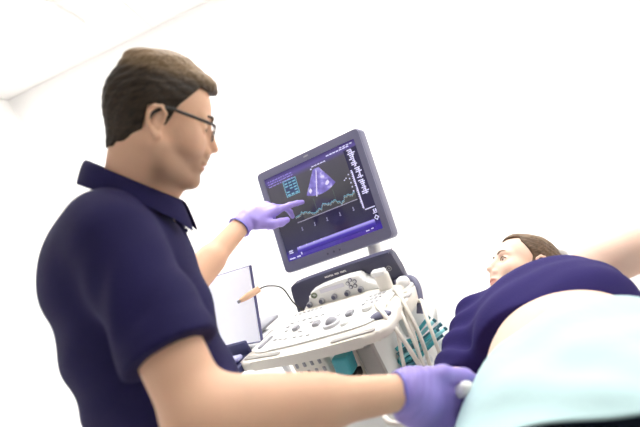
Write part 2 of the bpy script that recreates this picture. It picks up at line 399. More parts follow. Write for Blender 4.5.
# ceiling boards with fine joints
bm = bmesh.new(); box(bm, ((X0 + X1) / 2, (Y0 + Y1) / 2, H + .06), (X1 - X0 + .2, Y1 - Y0 + .2, .1))
nx, ny = 4, 6
for i in range(nx):
    for j in range(ny):
        sx, sy = (X1 - X0) / nx, (Y1 - Y0) / ny
        box(bm, (X0 + sx * (i + .5), Y0 + sy * (j + .5), H + .006), (sx - .006, sy - .006, .012))
struct(obj('ceiling', bm, M_ceil))
for nm, x0, x1, y0, y1 in (('baseboard_left', X0, X0 + .015, Y0, Y1 - .015),):
    slab(nm, x0, x1, y0, y1, 0, .08, M_white)
M_diff = mat('lamp_diffuser', (0, 0, 0), .5, emit=(1, .985, .965), es=LAMP)
def added_ceiling_light(x, y, label):  # unseen panels, added to light the room from above
    t = empty('added_ceiling_light', (x, y, H), label, 'ceiling light', 'added ceiling light panels')
    bm = bmesh.new()
    for sx in (-1, 1): box(bm, (sx * .31, 0, -.015), (.02, 1.24, .03))
    for sy in (-1, 1): box(bm, (0, sy * .61, -.015), (.6, .02, .03))
    obj('frame', bm, M_white, t)
    bm = bmesh.new(); box(bm, (0, 0, -.012), (.6, 1.2, .008)); obj('diffuser', bm, M_diff, t)
for x, y, l in LIGHTS: added_ceiling_light(x, y, l)
w = bpy.data.worlds.new('daylight'); w.use_nodes = True; bpy.context.scene.world = w
w.node_tree.nodes['Background'].inputs[0].default_value = (.93, .96, 1, 1); w.node_tree.nodes['Background'].inputs[1].default_value = SKY
# ---------------------------------------------------------------- ultrasound cart (own frame: x along the console, y away from the user)
YAW = math.radians(-30)
cart = empty('ultrasound_machine', (-.02, 1.45, 0), 'white ultrasound scanner cart with a tilted control console and dark slate back plate', 'ultrasound machine', rotz=YAW)
CU = -.085
# deck: white moulded console
bm = bmesh.new()
def smooth_outline(pts, n=6):
    P = [np.array(p, float) for p in pts]; out = []; N = len(P)
    for i in range(N):
        a, b, c, d = P[i - 1], P[i], P[(i + 1) % N], P[(i + 2) % N]
        for k in range(n):
            t = k / n; out.append(tuple(.5 * ((2 * b) + (-a + c) * t + (2 * a - 5 * b + 4 * c - d) * t * t + (-a + 3 * b - 3 * c + d) * t ** 3)))
    return out
deck = smooth_outline([(-.318, -.155), (-.300, -.184), (-.23, -.196), (-.08, -.210), (.07, -.207), (.130, -.196), (.158, -.165), (.152, -.07), (.125, .03), (.100, .075), (-.09, .085), (-.265, .08), (-.285, .01)])
prism(bm, deck, .948, .975, .010, 4)
deck_o = obj('console_deck', bm, M_ivory, cart, angle=50)
bm = bmesh.new(); prism(bm, [(CU + (x - CU) * .86, .01 + (y - .0) * .80) for x, y in deck], .930, .948, .012, 3); obj('console_underside', bm, M_ivory, cart, angle=50)
# raised key field
bm = bmesh.new(); prism(bm, smooth_outline([(-.285, -.135), (-.17, -.158), (-.02, -.158), (.10, -.140), (.115, -.06), (.085, .045), (-.24, .05), (-.265, -.02)]), .975, .980, .003, 2); obj('key_panel', bm, M_white, deck_o, angle=50)
def groove(u0, v0, u1, v1, w, name='hand_groove', m=M_groove, z=.9752, h=.003, sag=.0):
    bm = bmesh.new(); d = nrm((u1 - u0, v1 - v0)); n = (-d[1], d[0]); L = math.hypot(u1 - u0, v1 - v0)
    pts = rrect(0, -w / 2, L, w / 2, w * .49)
    prism(bm, [(u0 + d[0] * x + n[0] * (y + sag * math.sin(PI * x / L)), v0 + d[1] * x + n[1] * (y + sag * math.sin(PI * x / L))) for x, y in pts], z, z + h, .001, 1); return obj(name, bm, m, deck_o, angle=50)
groove(-.300, -.163, -.165, -.184, .017); groove(.002, -.195, .125, -.184, .017)
groove(-.268, -.132, -.256, -.070, .012, 'slider_slot', M_key, .980, .004)
# keys, each its own part
def key(u, v, w, d, m, z=.980, h=.006, rot=0, name='key'):
    bm = bmesh.new(); box(bm, (u, v, z + h / 2), (w, d, h), .0015, 1, Matrix.Rotation(rot, 3, 'Z')); return obj(name, bm, m, deck_o)
for u, v, w, d in ((-.171, -.066, .018, .020), (-.097, -.074, .020, .022), (.008, -.066, .020, .022)): key(u, v, w, d, M_key, h=.009)
bm = bmesh.new(); cyl(bm, (-.035, -.098, .983), .026, .010, 28, bev=.002); obj('trackball_ring', bm, M_keylt, deck_o, angle=40)
bm = bmesh.new(); ball(bm, (-.035, -.098, .983), .0175, 20); obj('trackball', bm, M_key, deck_o, True)
for i in range(7): key(-.232 + i * .0155, .045 - abs(i - 3) * .001, .011, .006, M_keylt, h=.003)
for i in range(6): key(-.215 + i * .022, -.015, .014, .007, M_keylt, h=.003)
for r in range(3):
    for i in range(4): key(.040 + i * .014 - r * .004, .02 - r * .022, .010, .009, M_keylt, h=.003)
for i, (u, v) in enumerate([(-.228, -.10), (-.205, -.106), (-.183, -.112), (-.150, -.118), (-.125, -.122), (-.100, -.126), (-.13, -.045), (-.06, -.05), (-.035, -.05), (-.145, -.09), (-.21, -.06), (-.22, -.035)]):
    key(u, v, .013, .007, M_keylt, h=.003)
bm = bmesh.new(); cyl(bm, (.060, -.062, .985), .015, .010, 24, bev=.002); obj('gain_knob', bm, M_white, deck_o, angle=40)
bm = bmesh.new(); cyl(bm, (.012, -.118, .983), .011, .008, 24, bev=.002); obj('gain_knob', bm, M_white, deck_o, angle=40)
# oval violet rest at the right front corner
bm = bmesh.new(); ball(bm, (.118, -.120, .978), 1, 20, (.030, .016, .010)); obj('thumb_rest', bm, M_gray, deck_o, True)
# slate back plate, upright behind the deck
RX = Matrix.Rotation(math.radians(90), 3, 'X')
def plate(name, pts, y, th, m, parent, bev=.003, tilt=0.):
    bm = bmesh.new(); prism(bm, pts, -th / 2, th / 2, bev, 2)
    bmesh.ops.transform(bm, matrix=Matrix.Translation((0, y, 0)) @ (RX.to_4x4()), verts=bm.verts); return obj(name, bm, m, parent, angle=40)
pl = smooth_outline([(-.286, .958), (-.272, 1.030), (-.262, 1.044), (-.23, 1.049), (-.08, 1.052), (.078, 1.051), (.094, 1.047), (.099, 1.030), (.104, .965), (.095, .945), (.0, .94), (-.15, .94), (-.27, .94)], 5)
bp = plate('back_plate', pl, .145, .030, M_gray_dk, cart)
# white fascia with knobs in front of the plate
fa = smooth_outline([(-.235, .962), (-.205, .985), (-.188, 1.012), (-.172, 1.024), (-.10, 1.030), (-.018, 1.031), (-.004, 1.022), (.010, .995), (.040, .975), (.055, .962), (.0, .955), (-.1, .952), (-.2, .955)], 5)
fa = [(x, z + .006 - (.009 if z > 1.005 else 0)) for x, z in fa]
fs = plate('fascia', fa, .108, .040, M_white, cart, .006)
for i in range(5):
    u = -.200 + i * .046; z = .987 - .001 * abs(i - 2)
    bm = bmesh.new(); cyl(bm, (u, .086, z), .0085, .016, 18, RX, bev=.002); k = obj('rotary_knob', bm, M_key, fs, angle=40)
    bm = bmesh.new(); cyl(bm, (u, .0765, z), .006, .003, 18, RX); obj('knob_cap', bm, M_gray_dk, k, angle=40)
for j in range(5):
    a = PI / 2 + j * 2 * PI / 5; u, z = -.036 + .0125 * math.cos(a), 1.009 + .0115 * math.sin(a)
    bm = bmesh.new(); cyl(bm, (u, .0875, z), .0062, .004, 16, RX); q = obj('pad_button', bm, M_gray_dk, fs, angle=40)
    bm = bmesh.new(); cyl(bm, (u, .0855, z), .0042, .003, 16, RX); obj('button_cap', bm, M_keylt, q, angle=40)
bm = bmesh.new()
b2 = bmesh.new(); tube(b2, [(-.172 + .0085 * math.cos(t), .0865, 1.008 + .0065 * math.sin(t)) for t in np.linspace(0, 2 * PI, 17)], .0028, 6, 2); merge(bm, b2); obj('power_button', bm, mat('olive_ring', (.16, .19, .12), .5), fs, True)
bm = bmesh.new(); box(bm, (-.105, .0878, 1.013), (.085, .002, .012), .0005, 1); obj('label_strip', bm, mat('pale_lilac_label', (.62, .61, .68), .5), fs)
# small white lettering strip along the plate top: too small to read, set as fine strokes
bm = bmesh.new(); x = -.134
for wd in (6, 3, 4):
    for i in range(wd):
        box(bm, (x, .1292, 1.0385), (.0028, .001, .0052)); box(bm, (x + .0018, .1292, 1.0385 + random.choice((-.002, 0, .002))), (.003, .001, .0012)); x += .0052
    x += .005
obj('lettering', bm, M_white, bp)
bm = bmesh.new()
b2 = bmesh.new(); tube(b2, [(.072 + .007 * math.cos(t), .129, 1.005 + .007 * math.sin(t)) for t in np.linspace(0, 2 * PI, 17)], .0012, 6, 2); merge(bm, b2); box(bm, (.072, .129, 1.005), (.006, .002, .001)); box(bm, (.072, .129, 1.005), (.001, .002, .006)); obj('round_mark', bm, M_key, bp)
# neck behind the plate carrying the monitor
bm = bmesh.new(); tube(bm, [(-.05, .27, .92), (-.05, .34, 1.0), (-.07, .41, 1.08), (-.13, .43, 1.16), (-.157, .40, 1.215)], .024, 16); obj('monitor_arm', bm, M_white, cart, True)
bm = bmesh.new(); prism(bm, smooth_outline([(-.24, .10), (-.24, .27), (-.2, .31), (.04, .31), (.09, .27), (.09, .10)], 4), .80, .945, .02, 3); obj('rear_housing', bm, M_white, cart, angle=50)
# body below the deck
bm = bmesh.new(); prism(bm, smooth_outline([(-.19, -.06), (-.19, .36), (-.15, .42), (.0, .42), (.04, .36), (.04, -.06), (.0, -.1), (-.15, -.1)], 5), .16, .932, .02, 3); body_o = obj('cart_body', bm, M_white, cart, angle=50)
bm = bmesh.new(); box(bm, (-.140, -.115, .875), (.110, .03, .085), .008, 2); vent = obj('vent_panel', bm, M_ivory, body_o, angle=50)
for r in range(3):
    for i in range(4):
        bm = bmesh.new(); box(bm, (-.178 + i * .025 + r * .004, -.1305, .903 - r * .024), (.010, .004, .014), .0018, 1); obj('vent_slot', bm, M_key, vent)
bm = bmesh.new(); box(bm, (-.012, -.105, .855), (.012, .03, .10), .003, 1); obj('rib', bm, M_ivory, body_o)
bm = bmesh.new(); box(bm, (.024, -.100, .855), (.05, .02, .095), .004, 1); obj('side_door', bm, mat('taupe_panel', (.38, .355, .33), .5), body_o)
bm = bmesh.new(); prism(bm, smooth_outline([(-.30, -.22), (-.30, .42), (-.24, .48), (.08, .48), (.14, .42), (.14, -.22), (.08, -.26), (-.24, -.26)], 4), .10, .17, .015, 2); obj('cart_base', bm, M_gray, cart, angle=50)
for u, v in ((-.25, -.2), (.09, -.2), (-.25, .42), (.09, .42)):
    bm = bmesh.new(); RY = Matrix.Rotation(math.radians(90), 3, 'Y'); cyl(bm, (u - .016, v, .05), .05, .018, 24, RY, bev=.004); cyl(bm, (u + .016, v, .05), .05, .018, 24, RY, bev=.004); box(bm, (u, v, .08), (.012, .03, .06), .003); obj('caster', bm, M_key, cart, angle=40)
# probe holder block and slate handle on the right
bm = bmesh.new(); prism(bm, smooth_outline([(.08, -.01), (.08, .095), (.115, .108), (.142, .085), (.148, .01), (.13, -.02)], 5), .915, .955, .008, 3); ph = obj('probe_holder', bm, M_ivory, cart, angle=50)
for u, v in ((.128, .025), (.118, .075)):
    bm = bmesh.new(); b2 = bmesh.new(); tube(b2, [(u + .019 * math.cos(t), v + .019 * math.sin(t), .957) for t in np.linspace(0, 2 * PI, 17)], .006, 8, 2); merge(bm, b2); obj('holder_ring', bm, M_white, ph, True)
bm = bmesh.new(); tube(bm, [(.075, .122, .960), (.105, .124, .964), (.132, .112, .960), (.146, .088, .940), (.146, .060, .910), (.138, .045, .885)], .0095, 12); obj('side_handle', bm, M_gray, cart, True)

# ---------------------------------------------------------------- monitor (stands on the arm: part of the cart)
mon = bpy.data.objects.new('monitor', None); C.objects.link(mon); mon.parent = cart
my, mt = -0.51908915, 0.31039876
Mw = Matrix.Translation((0.01601823, 1.82575472, 1.22197279)) @ Matrix.Rotation(my, 4, 'Z') @ Matrix.Rotation(math.radians(90) - mt, 4, 'X')
Mc = Matrix.Translation((-.02, 1.45, 0)) @ Matrix.Rotation(YAW, 4, 'Z')
mon.matrix_local = Mc.inverted() @ Mw      # local: x right, y up the screen, z towards the viewer
bm = bmesh.new(); prism(bm, rrect(-.215, -.185, .215, .185, .016), -.045, 0.0, .006, 3)
b2 = bmesh.new(); prism(b2, rrect(-.16, -.13, .16, .13, .03), -.075, -.045, .012, 2); merge(bm, b2)
hous = obj('monitor_housing', bm, M_gray, mon, angle=40)
bm = bmesh.new(); O = rrect(-.213, -.183, .213, .183, .015); I = rrect(-.190, -.148, .190, .156, .003)
vo = [bm.verts.new((x, y, .004)) for x, y in O]; vi = [bm.verts.new((x, y, .004)) for x, y in I]; vb = [bm.verts.new((x, y, -.001)) for x, y in O]; vj = [bm.verts.new((x, y, .0005)) for x, y in I]
for i in range(len(O)):
    j = (i + 1) % len(O); bm.faces.new([vo[i], vo[j], vi[j], vi[i]]); bm.faces.new([vb[i], vb[j], vo[j], vo[i]]); bm.faces.new([vi[i], vi[j], vj[j], vj[i]])
obj('bezel', bm, mat('bezel_gray', (.135, .135, .215), .38), hous, angle=40)
M_scr = bpy.data.materials.new('screen_glow'); M_scr.use_nodes = True; nt = M_scr.node_tree; b = nt.nodes['Principled BSDF']
b.inputs['Base Color'].default_value = (.01, .01, .015, 1); b.inputs['Roughness'].default_value = .12; b.inputs['Emission Strength'].default_value = 1.0
tc = nt.nodes.new('ShaderNodeTexCoord'); sp = nt.nodes.new('ShaderNodeSeparateXYZ'); nt.links.new(tc.outputs['Object'], sp.inputs[0])
cr = nt.nodes.new('ShaderNodeValToRGB'); mr = nt.nodes.new('ShaderNodeMapRange'); mr.inputs['From Min'].default_value = -.15; mr.inputs['From Max'].default_value = .157
nt.links.new(sp.outputs['Y'], mr.inputs['Value']); nt.links.new(mr.outputs[0], cr.inputs[0])
cr.color_ramp.elements[0].position = 0; cr.color_ramp.elements[0].color = (.045, .02, .30, 1)
for pos, c in ((.05, (.05, .025, .33)), (.13, (.010, .008, .06)), (.40, (.012, .010, .030)), (.60, (.055, .052, .062)), (.88, (.075, .068, .095)), (.94, (.10, .07, .30)), (1, (.035, .02, .13))):
    e = cr.color_ramp.elements.new(pos) if pos < 1 else cr.color_ramp.elements[-1]; e.position = pos; e.color = (*c, 1)
cr.color_ramp.elements[-1].color = (.035, .02, .13, 1)
nt.links.new(cr.outputs[0], b.inputs['Emission Color'])
bm = bmesh.new(); box(bm, (0, .004, .0005), (.378, .303, .001)); scr = obj('screen', bm, M_scr, mon)
def glow(name, col, s=1.): return mat('glow_' + name, (.002, .002, .002), .3, emit=col, es=s)
def flat(name, items, m, z=.0016):
    bm = bmesh.new()
    for it in items:
        if len(it) == 4 and not hasattr(it[0], '__len__'):
            x0, y0, x1, y1 = it; pts = [(x0, y0), (x1, y0), (x1, y1), (x0, y1)]
        else: pts = it
        prism(bm, pts, z - .0004, z)
    return obj(name, bm, m, scr)
W_ = glow('white', (.75, .72, 1), 1.1); V_ = glow('violet', (.40, .30, .95), .9); T_ = glow('cyan', (.25, .62, .80), .9); K_ = glow('dark', (.006, .005, .03), 1)
# fan shaped echo picture
M_fan = bpy.data.materials.new('echo_speckle'); M_fan.use_nodes = True; nt = M_fan.node_tree; b = nt.nodes['Principled BSDF']; b.inputs['Base Color'].default_value = (.002, .002, .002, 1)
tc = nt.nodes.new('ShaderNodeTexCoord'); n = nt.nodes.new('ShaderNodeTexNoise'); n.inputs['Scale'].default_value = 38; n.inputs['Detail'].default_value = 5; nt.links.new(tc.outputs['Object'], n.inputs['Vector'])
cr = nt.nodes.new('ShaderNodeValToRGB'); cr.color_ramp.elements[0].position = .38; cr.color_ramp.elements[0].color = (.16, .12, .46, 1); cr.color_ramp.elements[1].position = .68; cr.color_ramp.elements[1].color = (.80, .74, 1, 1)
e = cr.color_ramp.elements.new(.55); e.color = (.27, .22, .68, 1)
nt.links.new(n.outputs['Fac'], cr.inputs[0]); nt.links.new(cr.outputs[0], b.inputs['Emission Color']); b.inputs['Emission Strength'].default_value = 1.0
fan = [(.012, .118), (.036, .118)]; cx0, cy0 = .0235, .150
for k in range(13):
    a = math.radians(-27 - 0 + (k * -5.2) + 0); a = math.radians(-58 - k * 5.0); rr = .120; fan.append((cx0 - .008 + rr * math.cos(a) * 1.0, cy0 + rr * math.sin(a)))
f_o = flat('echo_image', [fan], M_fan)
flat('echo_highlight', [[(.022, .112), (.0255, .112), (-.002, .027), (-.006, .028)], [(.045, .062), (.055, .066), (.058, .056), (.048, .050), (.040, .054)], [(-.028, .055), (-.018, .062), (-.014, .052), (-.024, .044)]], glow('echo', (.85, .78, 1), 1.0), .0019)
# trace, base line and tick marks
xs = np.linspace(-.109, .134, 60); ys = -.012 + .006 * np.sin(xs * 60) + rng.normal(0, .0032, 60) + .006 * (xs > .0) * np.sin(xs * 140)
for nm, m_, dy, th in (('trace', T_, 0, .0020), ('trace', glow('trace_white', (.62, .66, .62), .9), -.004, .0012)):
    flat(nm, [[(xs[i], ys[i] + dy), (xs[i + 1], ys[i + 1] + dy), (xs[i + 1], ys[i + 1] + dy + th), (xs[i], ys[i] + dy + th)] for i in range(59)], m_)
flat('base_line', [(-.108, -.0325, .136, -.0308)], glow('line', (.60, .56, .78), .9))
flat('trace_fill', [[(xs[i], -.030), (xs[i + 1], -.030), (xs[i + 1], ys[i + 1] - .004), (xs[i], ys[i] - .004)] for i in range(8, 59)], glow('fill', (.050, .050, .055), 1), .0013)
for x in (-.098, -.045, .006, .058, .110): flat('tick_mark', [(x, -.060, x + .002, -.050), (x - .002, -.062, x + .004, -.060)], glow('tick', (.45, .42, .7), .9))
for x in (-.02, .06): flat('guide_line', [(x, -.02, x + .0008, .03)], glow('guide', (.10, .16, .12), 1))
# cyan read-out table upper left
it = [(-.118, .119, -.062, .121), (-.118, .064, -.064, .066), (-.118, .064, -.116, .121), (-.064, .064, -.062, .121)]
for r in range(5):
    for c_ in range(3):
        if (r, c_) in ((2, 0), (3, 1)): continue
        x = -.113 + c_ * .017; it.append((x, .108 - r * .010, x + .012, .112 - r * .010))
flat('readout_table', it, T_)
flat('table_shade', [(-.116, .066, -.064, .119)], glow('tshade', (.03, .05, .14), 1), .0012)
# header text rows
it = []
for r in range(3):
    x = -.178
    while x < -.075:
        w_ = random.choice((.006, .010, .014)); it.append((x, .139 - r * .009, x + w_, .1415 - r * .009)); x += w_ + .004
flat('header_text', it, V_)
flat('title_text', [(.010 + .012 * i, .126, .019 + .012 * i, .129) for i in range(5)] + [(.002, .119, .008, .123)], W_)
flat('header_text', [(.075 + .013 * i, .139, .085 + .013 * i, .1425) for i in range(7)] + [(.13 + .013 * i, .145, .139 + .013 * i, .148) for i in range(4)], W_)
# dark side bar with rows of white scale figures
flat('side_bar', [(.140, -.075, .189, .132)], glow('side', (.016, .012, .060), 1), .0013)
it = []
for y0, y1, x0, x1 in ((.070, .126, .150, .182), (.028, .062, .158, .184), (-.026, .020, .158, .186), (-.068, .060, .142, .150)):
    y = y1
    while y > y0:
        l = random.uniform(.4, 1); it.append((x0 + (x1 - x0) * (1 - l) * random.random(), y, x0 + (x1 - x0) * l, y + .0036)); y -= .0062
    it.append(((x0 + x1) / 2, y0, (x0 + x1) / 2 + .0034, y1))
it += [(.150, -.074, .186, -.071)]
flat('side_figures', it, W_, .0018)
flat('scale_dot', [(.130, .052 - .014 * i, .134, .056 - .014 * i) for i in range(5)] + [(.110, .040, .115, .043), (.118, .044, .122, .047)], W_)
# glowing violet tool bar along the bottom
M_bar = bpy.data.materials.new('toolbar_glow'); M_bar.use_nodes = True; nt = M_bar.node_tree; b = nt.nodes['Principled BSDF']; b.inputs['Base Color'].default_value = (.002, .002, .002, 1)
tc = nt.nodes.new('ShaderNodeTexCoord'); sp = nt.nodes.new('ShaderNodeSeparateXYZ'); nt.links.new(tc.outputs['Object'], sp.inputs[0]); mr = nt.nodes.new('ShaderNodeMapRange')
mr.inputs['From Min'].default_value = -.136; mr.inputs['From Max'].default_value = -.108; nt.links.new(sp.outputs['Y'], mr.inputs['Value']); cr = nt.nodes.new('ShaderNodeValToRGB'); nt.links.new(mr.outputs[0], cr.inputs[0])
cr.color_ramp.elements[0].color = (.02, .008, .22, 1); cr.color_ramp.elements[1].color = (.10, .06, .60, 1); e = cr.color_ramp.elements.new(.82); e.color = (.50, .44, .95, 1); e = cr.color_ramp.elements.new(.5); e.color = (.06, .03, .42, 1)
nt.links.new(cr.outputs[0], b.inputs['Emission Color']); b.inputs['Emission Strength'].default_value = 1.0
flat('toolbar', [(-.140, -.134, .170, -.110)], M_bar)
it = [(-.176, -.117, -.160, -.113), (-.176, -.123, -.160, -.120), (-.182, -.143, -.158, -.139), (-.15, -.143, -.135, -.139), (-.130, -.138, -.126, -.130), (.130, -.140, .142, -.137), (.150, -.138, .158, -.135)]
it += [(-.13 + .03 * i, -.113, -.126 + .03 * i, -.110) for i in range(4)]
for q in it: flat('toolbar_icon', [q], W_, .0019)
dm = lambda x, y, r: [(x - r, y), (x, y - r), (x + r, y), (x, y + r)]
flat('side_symbol', [(.176, -.090, .180, -.080), (.183, -.090, .187, -.080), (.172, -.094, .187, -.0915)], W_, .0019)
flat('side_symbol', [dm(.180, -.108, .009)], W_, .0019); flat('symbol_hole', [dm(.180, -.108, .005)], K_, .0021)
for x in (-.028, -.003, .020):
    bm = bmesh.new(); cyl(bm, (x, -.166, .0045), .0038, .003, 14); obj('monitor_button', bm, M_gray_dk, hous)
bm = bmesh.new(); box(bm, (.003, .170, .0042), (.018, .005, .0008)); box(bm, (.003, .170, .0045), (.006, .006, .001)); obj('badge', bm, M_key, hous)

# ---------------------------------------------------------------- probes in the holder, their cables, teal leads (all in world metres)
cM = Mc
def w_(u, v, z): return np.array(cM @ Vector((u, v, z)))
def wobj(name, bm, m, parent, smooth=True):     # geometry given in world, stored relative to the thing's base
    bmesh.ops.translate(bm, vec=-Vector(parent.location), verts=bm.verts); return obj(name, bm, m, parent, smooth)
pr1 = empty('ultrasound_probe', tuple(w_(.105, .055, .955)), 'cream ultrasound probe standing upright in the holder against the slate back plate', 'ultrasound probe')
bm = bmesh.new(); R0 = Matrix.Rotation(YAW, 3, 'Z') @ Matrix.Rotation(.08, 3, 'Y')
b2 = bmesh.new(); box(b2, (0, 0, 0), (.038, .026, .075), .009, 3, R0); merge(bm, b2, w_(.082, .045, .992)); wobj('handle', bm, M_ivory, pr1)
bm = bmesh.new(); b2 = bmesh.new(); box(b2, (0, 0, 0), (.040, .028, .016), .006, 3, R0); merge(bm, b2, w_(.079, .045, 1.030)); wobj('probe_head', bm, M_white, pr1)
pr2 = empty('ultrasound_probe', tuple(w_(.118, .075, .957)), 'round white ultrasound probe resting in the outer holder ring beside the slate handle', 'ultrasound probe')
bm = bmesh.new(); ball(bm, w_(.118, .075, .972), .020, 18, (1, 1, .9)); wobj('probe_head', bm, M_white, pr2)
bm = bmesh.new(); tube(bm, [w_(.118, .075, .962), w_(.124, .073, .93), w_(.133, .070, .905)], lambda t: .015 - .006 * t, 12); wobj('handle', bm, M_ivory, pr2)
cab = [
 ('cream probe cable arching highest from the upright probe down past the console corner', [(.095, .035, .965), (.125, .0, .985), (.155, -.05, .955), (.172, -.085, .88), (.160, -.10, .75), (.12, -.13, .45)], .0052),
 ('cream cable looping over the right front corner of the console', [(.080, -.05, .981), (.115, -.105, .990), (.145, -.145, .972), (.172, -.165, .90), (.178, -.17, .80), (.16, -.2, .55)], .0056),
 ('cream cable hanging straight down beside the console end', [(.115, .03, .955), (.140, -.03, .945), (.160, -.085, .90), (.150, -.10, .80), (.12, -.11, .5)], .0050),
 ('outermost cream cable hanging in front of the teal leads', [(.133, .070, .905), (.165, .03, .925), (.185, -.03, .905), (.196, -.07, .85), (.19, -.09, .74), (.14, -.12, .45)], .0048),
 ('thin cream cable behind the looping one at the console corner', [(.100, .045, .958), (.135, -.045, .965), (.165, -.11, .93), (.172, -.135, .84), (.15, -.14, .6)], .0042),
 ('cream cable hanging closest to the taupe side door', [(.09, .0, .98), (.125, -.07, .978), (.150, -.13, .945), (.140, -.16, .87), (.12, -.165, .75), (.10, -.17, .5)], .0046)]
for lab, pts, r in cab:
    bm = bmesh.new(); tube(bm, [w_(*p) for p in pts], r, 10, 10); o = obj('probe_cable', bm, M_cable, None, True); tag(o, lab, 'cable', 'cables hanging from the console')
bm = bmesh.new()
bm.free()
# ---------------------------------------------------------------- side trolley with the tilted white panel
pa = nrm(V(math.cos(math.radians(-40)), math.sin(math.radians(-40)), 0))
pA = V(-.268, 1.680, 1.168); pB = V(-.328, 1.601, .953); pu = nrm(pA - pB); pu = nrm(pu - pa * (pu @ pa)); pn = np.cross(pa, pu)
PR = Matrix((pa, pu, pn)).transposed()
pan = empty('display_panel', (pB[0] - pa[0] * .15, pB[1] - pa[1] * .15, .945), 'white flat display panel with dark blue side edge leaning back beside the console', 'display')
hgt = float(np.linalg.norm(pA - pB)); cpan = (pA + pB) / 2 - pa * .15
bm = bmesh.new(); box(bm, cpan - pn * .0055, (.30, hgt, .009), .002, 2, PR); wobj('panel_back', bm, mat('panel_edge_blue', (.12, .12, .26), .45), pan, False)
bm = bmesh.new(); box(bm, cpan, (.292, hgt - .008, .005), .001, 1, PR); wobj('panel_face', bm, mat('panel_face_glow', (.75, .75, .78), .5, emit=(.66, .72, 1), es=.30), pan, False)  # weak bluish glow added to keep the face white instead of gray
bm = bmesh.new(); tube(bm, [cpan - pn * .008 - pu * .02, cpan - pn * .07 - pu * .09, V(cpan[0] - pn[0] * .10, cpan[1] - pn[1] * .10, .956)], .012, 10); box(bm, V(cpan[0] - pn[0] * .09, cpan[1] - pn[1] * .09, .951), (.14, .10, .012), .004, 1, Matrix.Rotation(math.radians(-40), 3, 'Z')); wobj('panel_foot', bm, M_key, pan)
tr = empty('side_trolley', (-.56, 1.76, 0), 'narrow white trolley with dark blue top tray between man and console', 'trolley', rotz=math.radians(-40))
bm = bmesh.new(); box(bm, (0, 0, .925), (.44, .30, .03), .008); obj('trolley_top', bm, M_white, tr)
bm = bmesh.new(); box(bm, (0, 0, .30), (.42, .28, .02), .006); obj('trolley_shelf', bm, M_white, tr)
for x in (-.2, .2):
    for y in (-.13, .13):
        bm = bmesh.new(); cyl(bm, (x, y, .49), .012, .86, 12); ball(bm, (x, y, .03), .03, 12); obj('leg', bm, M_steel, tr, angle=40)
# dark blue tray with a lavender box lying in front of the panel
t0 = at(229, 362, 1.53)
box_R = Matrix.Rotation(math.radians(-33), 3, 'Z')
tray = empty('storage_tray', (t0[0], t0[1], t0[2] - .035), 'dark blue tray holding a lavender strip under the white panel', 'tray')
bm = bmesh.new(); box(bm, t0 + V(0, 0, -.02), (.10, .09, .024), .004, 1, box_R); box(bm, t0 + V(.02, .045, .005), (.11, .010, .050), .004, 1, box_R); wobj('tray_body', bm, mat('tray_blue', (.045, .05, .15), .5), tray, False)
bm = bmesh.new(); box(bm, t0 + V(.005, .0, .003), (.08, .028, .012), .004, 1, box_R); wobj('lavender_strip', bm, M_lav, tray, False)
# bracket holding the tray to the trolley top height
bm = bmesh.new(); box(bm, t0 + V(-.03, .09, -.045), (.05, .22, .012), .003, 1, box_R); wobj('tray_bracket', bm, M_steel, tray, False)
# pencil probe with its black lead
q0, q1 = at(240, 301, 1.60), at(259, 289, 1.63)
pp = empty('pencil_probe', tuple(q0), 'peach pencil probe with thin black lead resting on the white panel edge', 'probe')
bm = bmesh.new(); tube(bm, [q0, q0 + .25 * (q1 - q0), q0 + .8 * (q1 - q0), q1], lambda t: .006 + .0045 * min(1, t * 2.2), 12, 3); wobj('handle', bm, M_peach, pp)
bm = bmesh.new(); tube(bm, [q0 - .008 * nrm(q1 - q0), q0 + .002 * nrm(q1 - q0)], .0048, 10); wobj('tip', bm, M_key, pp)
bm = bmesh.new(); tube(bm, [q1, at(268, 286, 1.63), at(282, 288, 1.62), at(293, 302, 1.62), w_(-.215, .062, .981)], .0024, 8); wobj('lead', bm, M_black, pp)

# teal leads gathered in a bundle to the right of the cart
td = empty('lead_bundle', tuple(at(404, 372, 1.47)), 'fanned bundle of teal rubber leads behind the cream cables', 'cable bundle')
ends = [(428, 318), (434, 321), (440, 325), (437, 330), (445, 329), (441, 336), (435, 341), (429, 345)]
for i, (x, y) in enumerate(ends):
    s = at(392 + i * 2, 372 + i * 1.5, 1.50); m0 = at(408 + i, 345 + i * 3, 1.50 + .012 * (i % 3)); e_ = at(x, y, 1.50 + .015 * (i % 3))
    bm = bmesh.new(); tube(bm, [s, m0, e_], .0052, 10); wobj('lead', bm, (M_teal, M_teal3, M_teal2)[i % 3], td)
    bm = bmesh.new(); d = nrm(e_ - m0); tube(bm, [e_ - d * .002, e_ + d * .006], .0060, 10); wobj('lead_tip', bm, M_teal2, td)
for i in range(6):
    s = at(396 + i * 1.5, 350 + i * 5, 1.49); e_ = at(418, 338 + i * 6, 1.50)
    bm = bmesh.new(); tube(bm, [s, .5 * (s + e_) + V(0, 0, .006), e_], .0058, 10); wobj('lead', bm, (M_teal, M_teal2, M_teal3)[i % 3], td)
bm = bmesh.new(); tube(bm, [at(400, 380, 1.5), w_(.06, .12, .70), w_(.04, .16, .70)], .010, 10); wobj('bundle_hook', bm, M_steel, td)
tc_ = empty('teal_case', tuple(w_(-.030, -.135, .80)), 'teal case with black lower edge hanging under the console', 'case', rotz=YAW)
bm = bmesh.new(); box(bm, (0, 0, .085), (.048, .045, .05), .006, 2, Matrix.Rotation(.1, 3, 'Y')); obj('case_body', bm, M_teal, tc_)
bm = bmesh.new(); box(bm, (0, 0, .048), (.052, .049, .026), .006, 2, Matrix.Rotation(.1, 3, 'Y')); obj('case_edge', bm, M_black, tc_)
